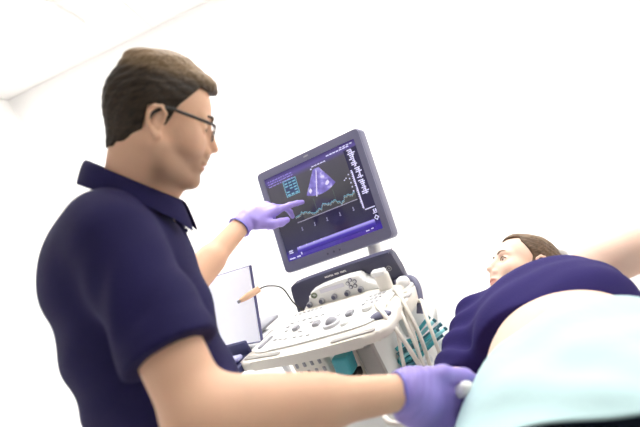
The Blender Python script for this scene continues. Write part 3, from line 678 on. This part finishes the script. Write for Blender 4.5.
# ---------------------------------------------------------------- the man
def frustum(S, a, b, ra, rb, k=.01, mode='add', pad=.03):
    """flat ended sleeve from a to b (round at a)"""
    a = np.array(a, float); b = np.array(b, float); r = max(ra, rb) + pad
    sl = S.box(np.minimum(a, b) - r, np.maximum(a, b) + r); x, y, z = S.co(sl); ab = b - a; L = math.sqrt(ab @ ab); n = ab / L
    tt = (x - a[0]) * n[0] + (y - a[1]) * n[1] + (z - a[2]) * n[2]; t = np.clip(tt / L, 0, 1.2)
    d = np.sqrt((x - a[0] - t * ab[0]) ** 2 + (y - a[1] - t * ab[1]) ** 2 + (z - a[2] - t * ab[2]) ** 2) - (ra + (rb - ra) * t)
    S.put(sl, np.maximum(d, tt - L), k, mode)
TU = nrm(UP - .15 * RT); TL = FW * .99 - RT * .12; TL = nrm(TL - TU * (TL @ TU)); TX = np.cross(TL, TU); TR = np.array([TX, TL, TU])
T0 = at(133, 198, 1.03)
tp = lambda f, l, u: T0 + f * TX + l * TL + u * TU
man = empty('person', (-.50, .98, 0), 'man in navy polo shirt, glasses and violet gloves pointing at the scanner screen', 'person')
head = Head(at(157, 127, 1.0), (RT * .978 - UP * .20) * math.cos(math.radians(20)) + FW * math.sin(math.radians(20)), UP * .978 + RT * .20, .95)
nS, nE, nW = at(117, 238, .87), at(201, 418, .755), at(404, 392, .858)
fS, fE, fW = tp(0, .17, -.08), at(178, 296, 1.46), at(245, 221, 1.65)
LO = np.array([-.72, .62, .80]); HI = np.array([.12, 1.75, 1.80])
def torso(S, g, k=.05):
    for c, r in (((-.040, 0, -.14), (.130, .180, .15)), ((-.018, 0, -.28), (.132, .160, .17)), ((.022, 0, -.42), (.119, .158, .16)), ((.036, 0, -.56), (.120, .170, .12))):
        S.ell(tp(*c), [q + g for q in r], TR, k, pad=.05)
    S.cap(tp(-.03, -.12, -.045), tp(-.03, .12, -.045), .050 + g, .050 + g, .05, pad=.05)
S = SDF(LO, HI, .0028)
head.skin(S)
S.cap(head.p(-.026, 0, -.035), tp(-.005, 0, -.02), .051, .058, .03); S.cap(head.p(.015, 0, -.07), tp(.025, 0, -.03), .036, .042, .03)
S.ell(head.p(.052, 0, -.118), (.014, .012, .016), head.R, .015)
torso(S, -.014)
S.cap(nS, nE, .054, .047, .03); S.cap(nE, nW, .049, .027, .022); S.cap(nE + .02 * nrm(nW - nE), nE + .55 * (nW - nE), .050, .037, .03)
S.cap(fS, fE, .050, .042, .03); S.cap(fE, fW, .043, .027, .02); S.cap(fE, fE + .45 * (fW - fE), .044, .040, .02)
nX = nrm(RT * .80 - UP * .50 + FW * .34); nZ = -FW * .88 + UP * .30
fTip = at(293, 197, 1.79); fX = nrm(fTip - fW + UP * .012); fZ = UP * .80 - FW * .45
S.cap(nW, nW + nX * .06, .027, .020, .01); S.cap(fW, fW + fX * .06, .026, .018, .01)
o, v = S.obj('body', M_skin, man); head.paint(o, v, .75)
head.extras(man, M_brow)
S = SDF(head.p(.11, 0, -.055) - .05, head.p(.11, 0, -.055) + .05, .0015)
for i in range(6): S.ell(head.p(.0965 - .0012 * abs(i - 2.5), -.0125 + .005 * i, -.0548), (.0028, .0027, .004), head.R, .0008)
S.obj('teeth', M_teeth, man, 0)

# shirt
S = SDF(LO, HI, .0040); torso(S, .006)
hem_n = nS + .68 * (nE - nS); hem_f = fS + .62 * (fE - fS)
frustum(S, nS - .01 * TU, hem_n, .069, .071, .035); frustum(S, fS, hem_f, .064, .062, .035)
dn = nrm(nE - nS); frustum(S, hem_n - dn * .022, hem_n, .0725, .0725, .003); df = nrm(fE - fS); frustum(S, hem_f - df * .022, hem_f, .0640, .0640, .003)
S.cap(hem_n + dn * .042, hem_n + dn * .06, .0630, .0630, .003, 'sub'); S.cap(hem_f + df * .04, hem_f + df * .06, .0560, .0560, .003, 'sub')
S.cap(tp(-.012, 0, -.02), head.p(-.02, 0, -.05), .062, .062, .006, 'sub'); S.ell(tp(.06, 0, -.02), (.030, .022, .05), TR, .01, 'sub')
def folds(x, y, z):
    q = np.stack(np.broadcast_arrays(x - T0[0], y - T0[1], z - T0[2]), -1)
    f, l, u = (q @ R_.astype(np.float32) for R_ in TR)
    near = sstep(l, -.10, -.20)
    qs = np.stack(np.broadcast_arrays(x - nS[0], y - nS[1], z - nS[2]), -1); t = qs @ dn.astype(np.float32); wv = qs @ nrm(np.cross(dn, FW)).astype(np.float32)
    sl = .0048 * np.sin(t * 46 + wv * 42 + 1.5 * np.sin(wv * 25)) * sstep(t, .03, .10) * sstep(t, .19, .15) * near
    bd = .0046 * np.sin(u * 48 - f * 30 + 1.2 * np.sin(l * 18 + u * 12)) * sstep(u, -.10, -.22) * (1 - near * .6)
    lo = .0045 * np.sin(u * 62 + f * 20 + np.sin(l * 20)) * sstep(u, -.33, -.42)
    return sl + bd + lo
S.displace(folds)
shirt, _ = S.obj('polo_shirt', M_navy, man, 2)
# collar: a folded strip round the neck, open at the front
def collar(parent, mt):
    bm = bmesh.new(); rows = []
    N = 44
    for i in range(N + 1):
        a = math.radians(20 + 320 * i / N); ca, sa = math.cos(a), math.sin(a); fr = max(0, ca)
        cx, cu = .010, .012 - .050 * ca
        rf, rl = .079, .074
        pt = lambda dr, du: Vector(tp(cx + (rf + dr) * ca, (rl + dr) * sa, cu + du) - np.array(parent.location))
        rows.append([bm.verts.new(pt(*q)) for q in ((-.006, -.022), (-.004, .008), (.000, .019), (.007, .018), (.016, -.004 - .010 * fr), (.024, -.024 - .030 * fr ** 3))])
    for i in range(N):
        for j in range(5): bm.faces.new([rows[i][j], rows[i + 1][j], rows[i + 1][j + 1], rows[i][j + 1]])
    o = obj('collar', bm, mt, parent, True); m = o.modifiers.new('s', 'SOLIDIFY'); m.thickness = .0035; m.offset = 0
    m = o.modifiers.new('b', 'SUBSURF'); m.levels = m.render_levels = 1
    return o
collar(man, M_navy)
bm = bmesh.new()      # placket and buttons
off = np.array(man.location)
S = SDF(tp(.1, 0, -.12) - .12, tp(.1, 0, -.12) + .12, .003)
S.rbox(tp(.083, 0, -.100), (.006, .016, .060), .004, np.array([nrm(TX + .12 * TU), TL, nrm(TU - .12 * TX)]), .002); S.obj('placket', M_navy_in, man, 0)
for u in (-.075, -.11):
    bm = bmesh.new(); ball(bm, tp(.0905 + (u + .105) * -.12, 0, u) - off, .0048, 10); obj('button', bm, M_navy_in, man, True)

# hair
def hair(H_, name, mt, parent, grow, male=True, h=.0026):
    S = SDF(H_.p(0, 0, .04) - .16, H_.p(0, 0, .04) + .16, h)
    H_.e(S, (-.008, 0, .042), (.094 + grow, .073 + grow, .082 + grow * 1.3)); H_.e(S, (.030, 0, .045), (.062 + grow * .6, .060 + grow * .7, .062 + grow), .02)
    if male: H_.e(S, (.052, 0, .102), (.042, .046, .022), .02); H_.c(S, (.03, .0, .116), (.094, .012, .094), .016, .005, .02); H_.e(S, (-.02, 0, .116), (.06, .055, .026), .03)
    if male: H_.c(S, (-.034, 0, .0), (-.034, 0, -.060), .057, .0485, .02)
    else: H_.e(S, (-.045, 0, .01), (.066, .074, .078), .02)
    x, y, z = S.co(tuple(slice(0, n) for n in S.n)); q = np.stack(np.broadcast_arrays(x - H_.o[0], y - H_.o[1], z - H_.o[2]), -1) / H_.k
    lx, ly, lz = (q @ R_.astype(np.float32) for R_ in H_.R)
    if male:
        hl = np.where(lx > .058, .086, np.where(lx > .026, .040 + (lx - .026) * 1.35, np.where(lx > .010, -.004 + (lx - .010) * 2.6, np.where(lx > -.026, .030 - 0 * lx, -.030 + .5 * (lx + .026) + .004 * np.sin(ly * 300)))))
        hl = np.where((lx > .0) & (lx <= .010), .0, hl)
    else:
        hl = np.where(lx > .050, .092, np.where(lx > .015, .030 + (lx - .015) * 1.3, np.where(lx > -.02, -.01, -.20)))
    g = (hl - lz) * .7
    st = .0006 * np.sin(ly * 420 + lz * 160 + lx * 60) + .0005 * np.sin(lz * 380 - lx * 120) + .0022 * np.sin(lx * 60 + 1) * np.sin(ly * 70)
    S.g = np.maximum(S.g + st.astype(np.float32), g.astype(np.float32) * H_.k)
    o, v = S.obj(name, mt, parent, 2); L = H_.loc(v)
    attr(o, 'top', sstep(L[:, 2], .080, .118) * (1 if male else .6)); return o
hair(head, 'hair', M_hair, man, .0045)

# spectacles
off = np.array(man.location); hl_ = lambda *a: head.p(*a) - off
bm = bmesh.new()
for y in (1, -1):
    tube(bm, [hl_(.098, .056 * y, .020), hl_(.092, .070 * y, .022), hl_(.040, .0775 * y, .028), hl_(.008, .0800 * y, .030), hl_(-.012, .0800 * y, .018), hl_(-.02, .0780 * y, .004)], .0029, 8)
    rim = [hl_(.1045 - .05 * (abs(c[0]) - .0), c[0] * y, c[1]) for c in ((.012, .010), (.020, .020), (.040, .022), (.055, .019), (.054, .006), (.044, -.004), (.026, -.005), (.014, .001), (.012, .010))]
    tube(bm, rim, .0011, 6)
tube(bm, [hl_(.104, -.012, .012), hl_(.109, 0, .016), hl_(.104, .012, .012)], .0018, 6)
gl = obj('spectacles', bm, M_frame, man, True)
M_lens = bpy.data.materials.new('lens_glass'); M_lens.use_nodes = True; b = M_lens.node_tree.nodes['Principled BSDF']; b.inputs['Alpha'].default_value = .12; b.inputs['Roughness'].default_value = .02; b.inputs['Base Color'].default_value = (.9, .9, 1, 1)
for y in (1, -1):
    bm = bmesh.new(); pts = [(.012, .010), (.020, .020), (.040, .022), (.055, .019), (.054, .006), (.044, -.004), (.026, -.005), (.014, .001)]
    a = [bm.verts.new(hl_(.1050 - .05 * c[0], c[0] * y, c[1])) for c in pts]; b_ = [bm.verts.new(hl_(.1035 - .05 * c[0], c[0] * y, c[1])) for c in pts]
    bm.faces.new(a); bm.faces.new(b_[::-1])
    for i in range(8): bm.faces.new([a[i], b_[i], b_[(i + 1) % 8], a[(i + 1) % 8]])
    obj('lens', bm, M_lens, gl)

# gloves
S = SDF(nW - .20, nW + .24, .0022)
th = [at(410, 380, .868), at(443, 375, .890), at(464, 377, .905), at(479, 382, .918)]
hand(S, nW, nX, nZ, 1, ((16, 36, 24), (38, 50, 34), (50, 55, 35), (55, 55, 35)), 1.10, th, fat=.001)
S.cap(nW - .0 * nX, nW + .03 * nX, .0300, .030, .02)
fore = nrm(nE - nW); frustum(S, nW + .01 * nX, nW + .010 * fore, .0305, .0315, .004)
S.g = S.g + 0
def wr(x, y, z):
    t = (x - nW[0]) * nX[0] + (y - nW[1]) * nX[1] + (z - nW[2]) * nX[2]
    return .0008 * np.sin(t * 420) * sstep(-t, -.05, -.01)
S.displace(wr)
g1, _ = S.obj('glove', M_glove, man, 1)
bm = bmesh.new(); c0 = nW + .010 * fore - off; a_ = nrm(np.cross(fore, UP)); b2_ = np.cross(fore, a_)
tube(bm, [c0 + .0312 * (a_ * math.cos(t) + b2_ * math.sin(t)) for t in np.linspace(0, 2 * PI, 25)], .0022, 8, 2); obj('cuff_roll', bm, M_glovecuff, g1, True)
S = SDF(fW - .10, fW + .30, .0026)
hand(S, fW, fX, fZ, -1, ((2, 6, 5), (24, 26, 18), (52, 60, 35), (62, 62, 35)), 1.10, None, spread=.10)
fore = nrm(fE - fW); frustum(S, fW + .01 * fX, fW + .03 * fore, .030, .034, .004)
g2, _ = S.obj('glove', M_glove, man, 1)
g2.name = 'glove'
bm = bmesh.new(); c0 = fW + .03 * fore - off; a_ = nrm(np.cross(fore, UP)); b2_ = np.cross(fore, a_)
tube(bm, [c0 + .034 * (a_ * math.cos(t) + b2_ * math.sin(t)) for t in np.linspace(0, 2 * PI, 25)], .0022, 8, 2); obj('cuff_roll', bm, M_glovecuff, g2, True)

# trousers and shoes (below the frame)
hip = tp(0, 0, -.60); S = SDF((-.80, .55, 0), (-.12, 1.38, 1.08), .009)
S.ell(tp(-.002, 0, -.57), (.132, .172, .10), TR, .03)
hl2 = nrm(V(TL[0], TL[1], 0)); hf = V(hl2[1], -hl2[0], 0)
for s_ in (1, -1):
    a = hip + hl2 * .09 * s_; kx = V(a[0] + hf[0] * .05, a[1] + hf[1] * .05, .50); ft = V(a[0] - .01, a[1], .09)
    S.cap(a, kx, .095, .068, .04); S.cap(kx, ft, .066, .055, .03)
S.full(lambda x, y, z: (z - .0 * x - .0 * y) * 1. - .05 + 0 * x, .01, 'sub') if False else None
S.obj('trousers', M_trouser, man, 1)
for s_ in (1, -1):
    a = hip + hl2 * .09 * s_; c = V(a[0] - .01, a[1], .045) + hf * .06
    S = SDF(c - .2, c + .2, .006); RF = np.array([hf, hl2, V(0, 0, 1)])
    S.ell(c + V(0, 0, .005), (.145, .050, .045), RF, .02); S.cap(V(a[0] - .01, a[1], .06), V(a[0] - .01, a[1], .10), .045, .045, .03); S.rbox(c + V(0, 0, -.032), (.145, .048, .014), .01, RF, .01)
    S.obj('shoe', M_shoe, man, 1)

# probe held against the patient
pb = at(467, 388.5, .872); pbd = nrm(at(440, 400, .93) - pb)
hp = empty('ultrasound_probe', tuple(pb), 'white round ended probe held in the gloved fingers against the belly', 'ultrasound probe')
S = SDF(pb - .12, pb + .12, .002); S.ell(pb, (.0122, .0122, .0122)); S.cap(pb + pbd * .008, pb + pbd * .06, .0108, .0105, .006); S.obj('probe_head', M_white, hp, 1)
bm = bmesh.new(); e0 = pb + pbd * .06
tube(bm, [e0 - off * 0 - np.array(hp.location), at(420, 420, .96) - np.array(hp.location), at(392, 423, .97) - np.array(hp.location), at(384, 412, 1.02) - np.array(hp.location), at(391, 398, 1.12) - np.array(hp.location), w_(.11, -.135, .80) - np.array(hp.location), w_(.10, -.10, .60) - np.array(hp.location)], .0052, 10)
obj('probe_lead', bm, M_cable, hp, True)
# ---------------------------------------------------------------- the woman on the couch
K_ = .95
PY = nrm(V(.29, .957, 0)); PX = V(PY[1], -PY[0], 0); PC = V(.30, 1.07, 0)
def pt(x, y, z): return K_ * (PC + x * PX + y * PY + V(0, 0, z)) + (1 - K_) * CAM
PRt = np.array([PX, PY, V(0, 0, 1)])
CT = pt(0, 0, .745)[2]
wo = empty('person', tuple(pt(.03, .1, .745)), 'woman lying on the couch in rolled-up purple top with bare belly', 'person')
offw = np.array(wo.location)
wf = -.95 * RT + .16 * UP - .06 * FW; wc = .24 * RT + .80 * UP + .45 * FW
wh = Head(at(526, 275, 1.56), wf, wc, .94, True)
def ps(S, c, r, k=.04, g=0, mode='add'): S.ell(pt(*c), [K_ * (q + g) for q in r], PRt, k, mode, pad=.05)
LO2 = pt(-.42, -1.0, .70) ; PL = np.array([pt(x, y, z) for x in (-.34, .50) for y in (-.62, .72) for z in (.72, 1.06)])
S = SDF(PL.min(0), PL.max(0), .0032)
wh.skin(S)
S.cap(wh.p(-.03, 0, -.035), pt(.02, .30, .815), .046, .050, .02)
ps(S, (.03, .11, .838), (.160, .20, .084)); ps(S, (.035, -.16, .860), (.165, .25, .113)); ps(S, (.01, -.40, .845), (.205, .20, .108))
arm_n = [pt(-.120, .22, .828), pt(-.205, .02, .81), pt(-.235, -.20, .79)]; arm_f = [pt(.175, .26, .855), pt(.42, .27, .87), pt(.55, .50, .80)]
S.chain(arm_n[:2], [.047, .040], .03); S.chain(arm_n[1:], [.040, .028], .02)
S.chain(arm_f[:2], [.056, .046], .04); S.chain(arm_f[1:], [.042, .028], .015)
hand(S, arm_n[2], -PY, V(-.3, 0, 1), -1, ((15, 15, 10),) * 4, .9); hand(S, arm_f[2], nrm(PY * .7 - PX * .7), V(0, 0, 1), 1, ((20, 20, 10),) * 4, .9)
o, v = S.obj('body', M_skin2, wo); wh.paint(o, v, 0)
wh.extras(wo, M_brow2)
hair(wh, 'hair', M_hair2, wo, .007, False)
# purple top, rolled up to the ribs
S = SDF(PL.min(0), PL.max(0), .0042)
ps(S, (.035, .09, .856), (.174, .23, .098), g=.002); ps(S, (.09, .04, .884), (.09, .08, .068), .05); ps(S, (-.03, .04, .874), (.09, .08, .068), .05)
frustum(S, pt(-.125, .22, .842), pt(-.214, .015, .805), .058, .056, .04)
def cut(x, y, z):
    q = np.stack(np.broadcast_arrays(x, y, z), -1).astype(np.float32); a = (q @ PX.astype(np.float32)) - pt(0, 0, 0) @ PX; b_ = (q @ PY.astype(np.float32)) - pt(0, 0, 0) @ PY
    return a / K_, b_ / K_
x, y, z = S.co(tuple(slice(0, n) for n in S.n)); a, b_ = cut(x, y, z)
hemy = -.015 + .10 * sstep(a, -.13, -.20) * 0 - .02 * np.sin(a * 9)
S.g = np.maximum(S.g, ((hemy - b_) * K_).astype(np.float32)); S.g = np.maximum(S.g, ((b_ - .33) * K_).astype(np.float32))
S.g += (np.abs(S.g) < .03) * (.0045 * np.sin(b_ * 85 + a * 28 + 1.3 * np.sin(a * 30)) * sstep(a, -.09, -.17) + .0016 * np.sin(b_ * 60 - a * 20)).astype(np.float32)
S.cap(pt(.02, .30, .92), wh.p(-.02, 0, -.05), .06, .06, .01, 'sub')
top, _ = S.obj('rolled_top', M_purple, wo, 2)
# leggings
S = SDF(np.minimum(pt(-.25, -1.45, .73), pt(.40, -.3, 1.0)) - .25, np.maximum(pt(-.25, -1.45, .73), pt(.40, -.3, 1.0)) + .25, .009)
ps(S, (.012, -.46, .850), (.208, .17, .116), .03)
for s_ in (-1, 1): S.chain([pt(.03 + .095 * s_, -.50, .862), pt(.03 + .09 * s_, -.93, .845), pt(.03 + .08 * s_, -1.30, .80)], [.100, .066, .040], .03)
S.obj('leggings', M_jeans, wo, 1)
for s_ in (-1, 1):
    c = pt(.03 + .08 * s_, -1.33, .82); S = SDF(c - .18, c + .18, .007); S.cap(c, c + V(0, 0, .10) - PY * .04, .036, .026, .02); S.cap(c - V(0, 0, .03), c, .034, .036, .02); S.obj('sock', M_pillow, wo, 1)

# aqua paper drape over the lower belly
dr = []
def prof(x, y):      # height of the body under the sheet
    cx_, w_d, h_ = .033 - .02 * sstep(y, -.18, -.36), .182 + .035 * sstep(y, -.18, -.36), .116
    q = 1 - ((x - cx_) / w_d) ** 2
    z_ = .862 + h_ * math.sqrt(q) if q > 0 else 0
    hip_ = .010 * math.exp(-((y + .42) / .14) ** 2)
    dz = max(z_ + hip_, .775) - .0
    # taper towards the rounded slope past the flank
    return dz
NX, NY = 90, 60; xs_ = np.linspace(-.24, .46, NX); Zg = np.zeros((NX, NY)); Yg = np.zeros((NX, NY)); Xg = np.zeros((NX, NY))
for i, x in enumerate(xs_):
    ytop = -.185 + .04 * sstep(x, -.02, .15) - .10 * sstep(x, -.06, -.20)
    ybot = -.462 - .03 * sstep(x, -.1, .1) + .0 * x
    for j in range(NY):
        t = j / (NY - 1); y = ytop + (ybot - ytop) * t
        Xg[i, j], Yg[i, j] = x, y; Zg[i, j] = prof(x, y)
for _ in range(5): Zg[1:-1] = (Zg[:-2] + 2 * Zg[1:-1] + Zg[2:]) / 4
Zg += .012 + .0034 * np.sin(Xg * 38 + Yg * 30 + 2 * np.sin(Yg * 14)) + .0016 * np.sin(Yg * 52 - Xg * 20)
bm = bmesh.new(); vv = [[bm.verts.new(pt(Xg[i, j], Yg[i, j], Zg[i, j])) for j in range(NY)] for i in range(NX)]
for i in range(NX - 1):
    for j in range(NY - 1): bm.faces.new([vv[i][j], vv[i + 1][j], vv[i + 1][j + 1], vv[i][j + 1]])
o = obj('drape', bm, M_drape, None, True); m = o.modifiers.new('s', 'SOLIDIFY'); m.thickness = .003; m.offset = 1
tag(o, 'pale aqua paper drape spread over the lower belly of the lying woman', 'drape')

# couch and pillow
co = empty('examination_couch', (pt(.04, -.3, 0)[0], pt(.04, -.3, 0)[1], 0), 'white padded examination couch carrying the lying woman', 'examination couch', rotz=math.atan2(-PX[1], PX[0]) * -1)
bm = bmesh.new(); box(bm, (0, 0, CT - .045), (.64, 2.05, .08), .03, 4); obj('couch_pad', bm, M_couch, co, angle=50)
bm = bmesh.new(); box(bm, (0, 0, CT - .11), (.56, 1.95, .05), .008); obj('couch_frame', bm, M_steel, co)
for sy in (-.7, .7):
    bm = bmesh.new(); box(bm, (0, sy, (CT - .13) / 2 + .02), (.10, .10, CT - .15), .01); obj('leg', bm, M_white, co)
bm = bmesh.new(); box(bm, (0, 0, .03), (.5, 1.7, .06), .015); obj('couch_base', bm, M_white, co)
hc = wh.p(-.06, 0, .03)
S = SDF(V(hc[0] - .36, hc[1] - .30, CT - .02), V(hc[0] + .36, hc[1] + .30, hc[2] + .12), .007)
R2 = np.array([PX, PY, V(0, 0, 1)]); S.rbox(V(hc[0], hc[1] + .0, CT + .022), (.24, .16, .034), .032, R2, .02)
S.cap(wh.p(-.02, 0, .03), wh.p(-.02, 0, .031), .098, .098, .02, 'sub')
pw, _ = S.obj('pillow', M_pillow, None, 1); tag(pw, 'white pillow under the head of the lying woman', 'pillow')
# ---------------------------------------------------------------- view
vs = bpy.context.scene.view_settings
vs.view_transform = 'Standard'; vs.look = 'None'; vs.gamma = 1; vs.exposure = EXPO; vs.use_curve_mapping = False
bpy.context.scene.cycles.max_bounces = 8; bpy.context.scene.cycles.diffuse_bounces = 5
bpy.context.scene.cycles.use_denoising = True
bpy.context.scene.cycles.sample_clamp_indirect = 8
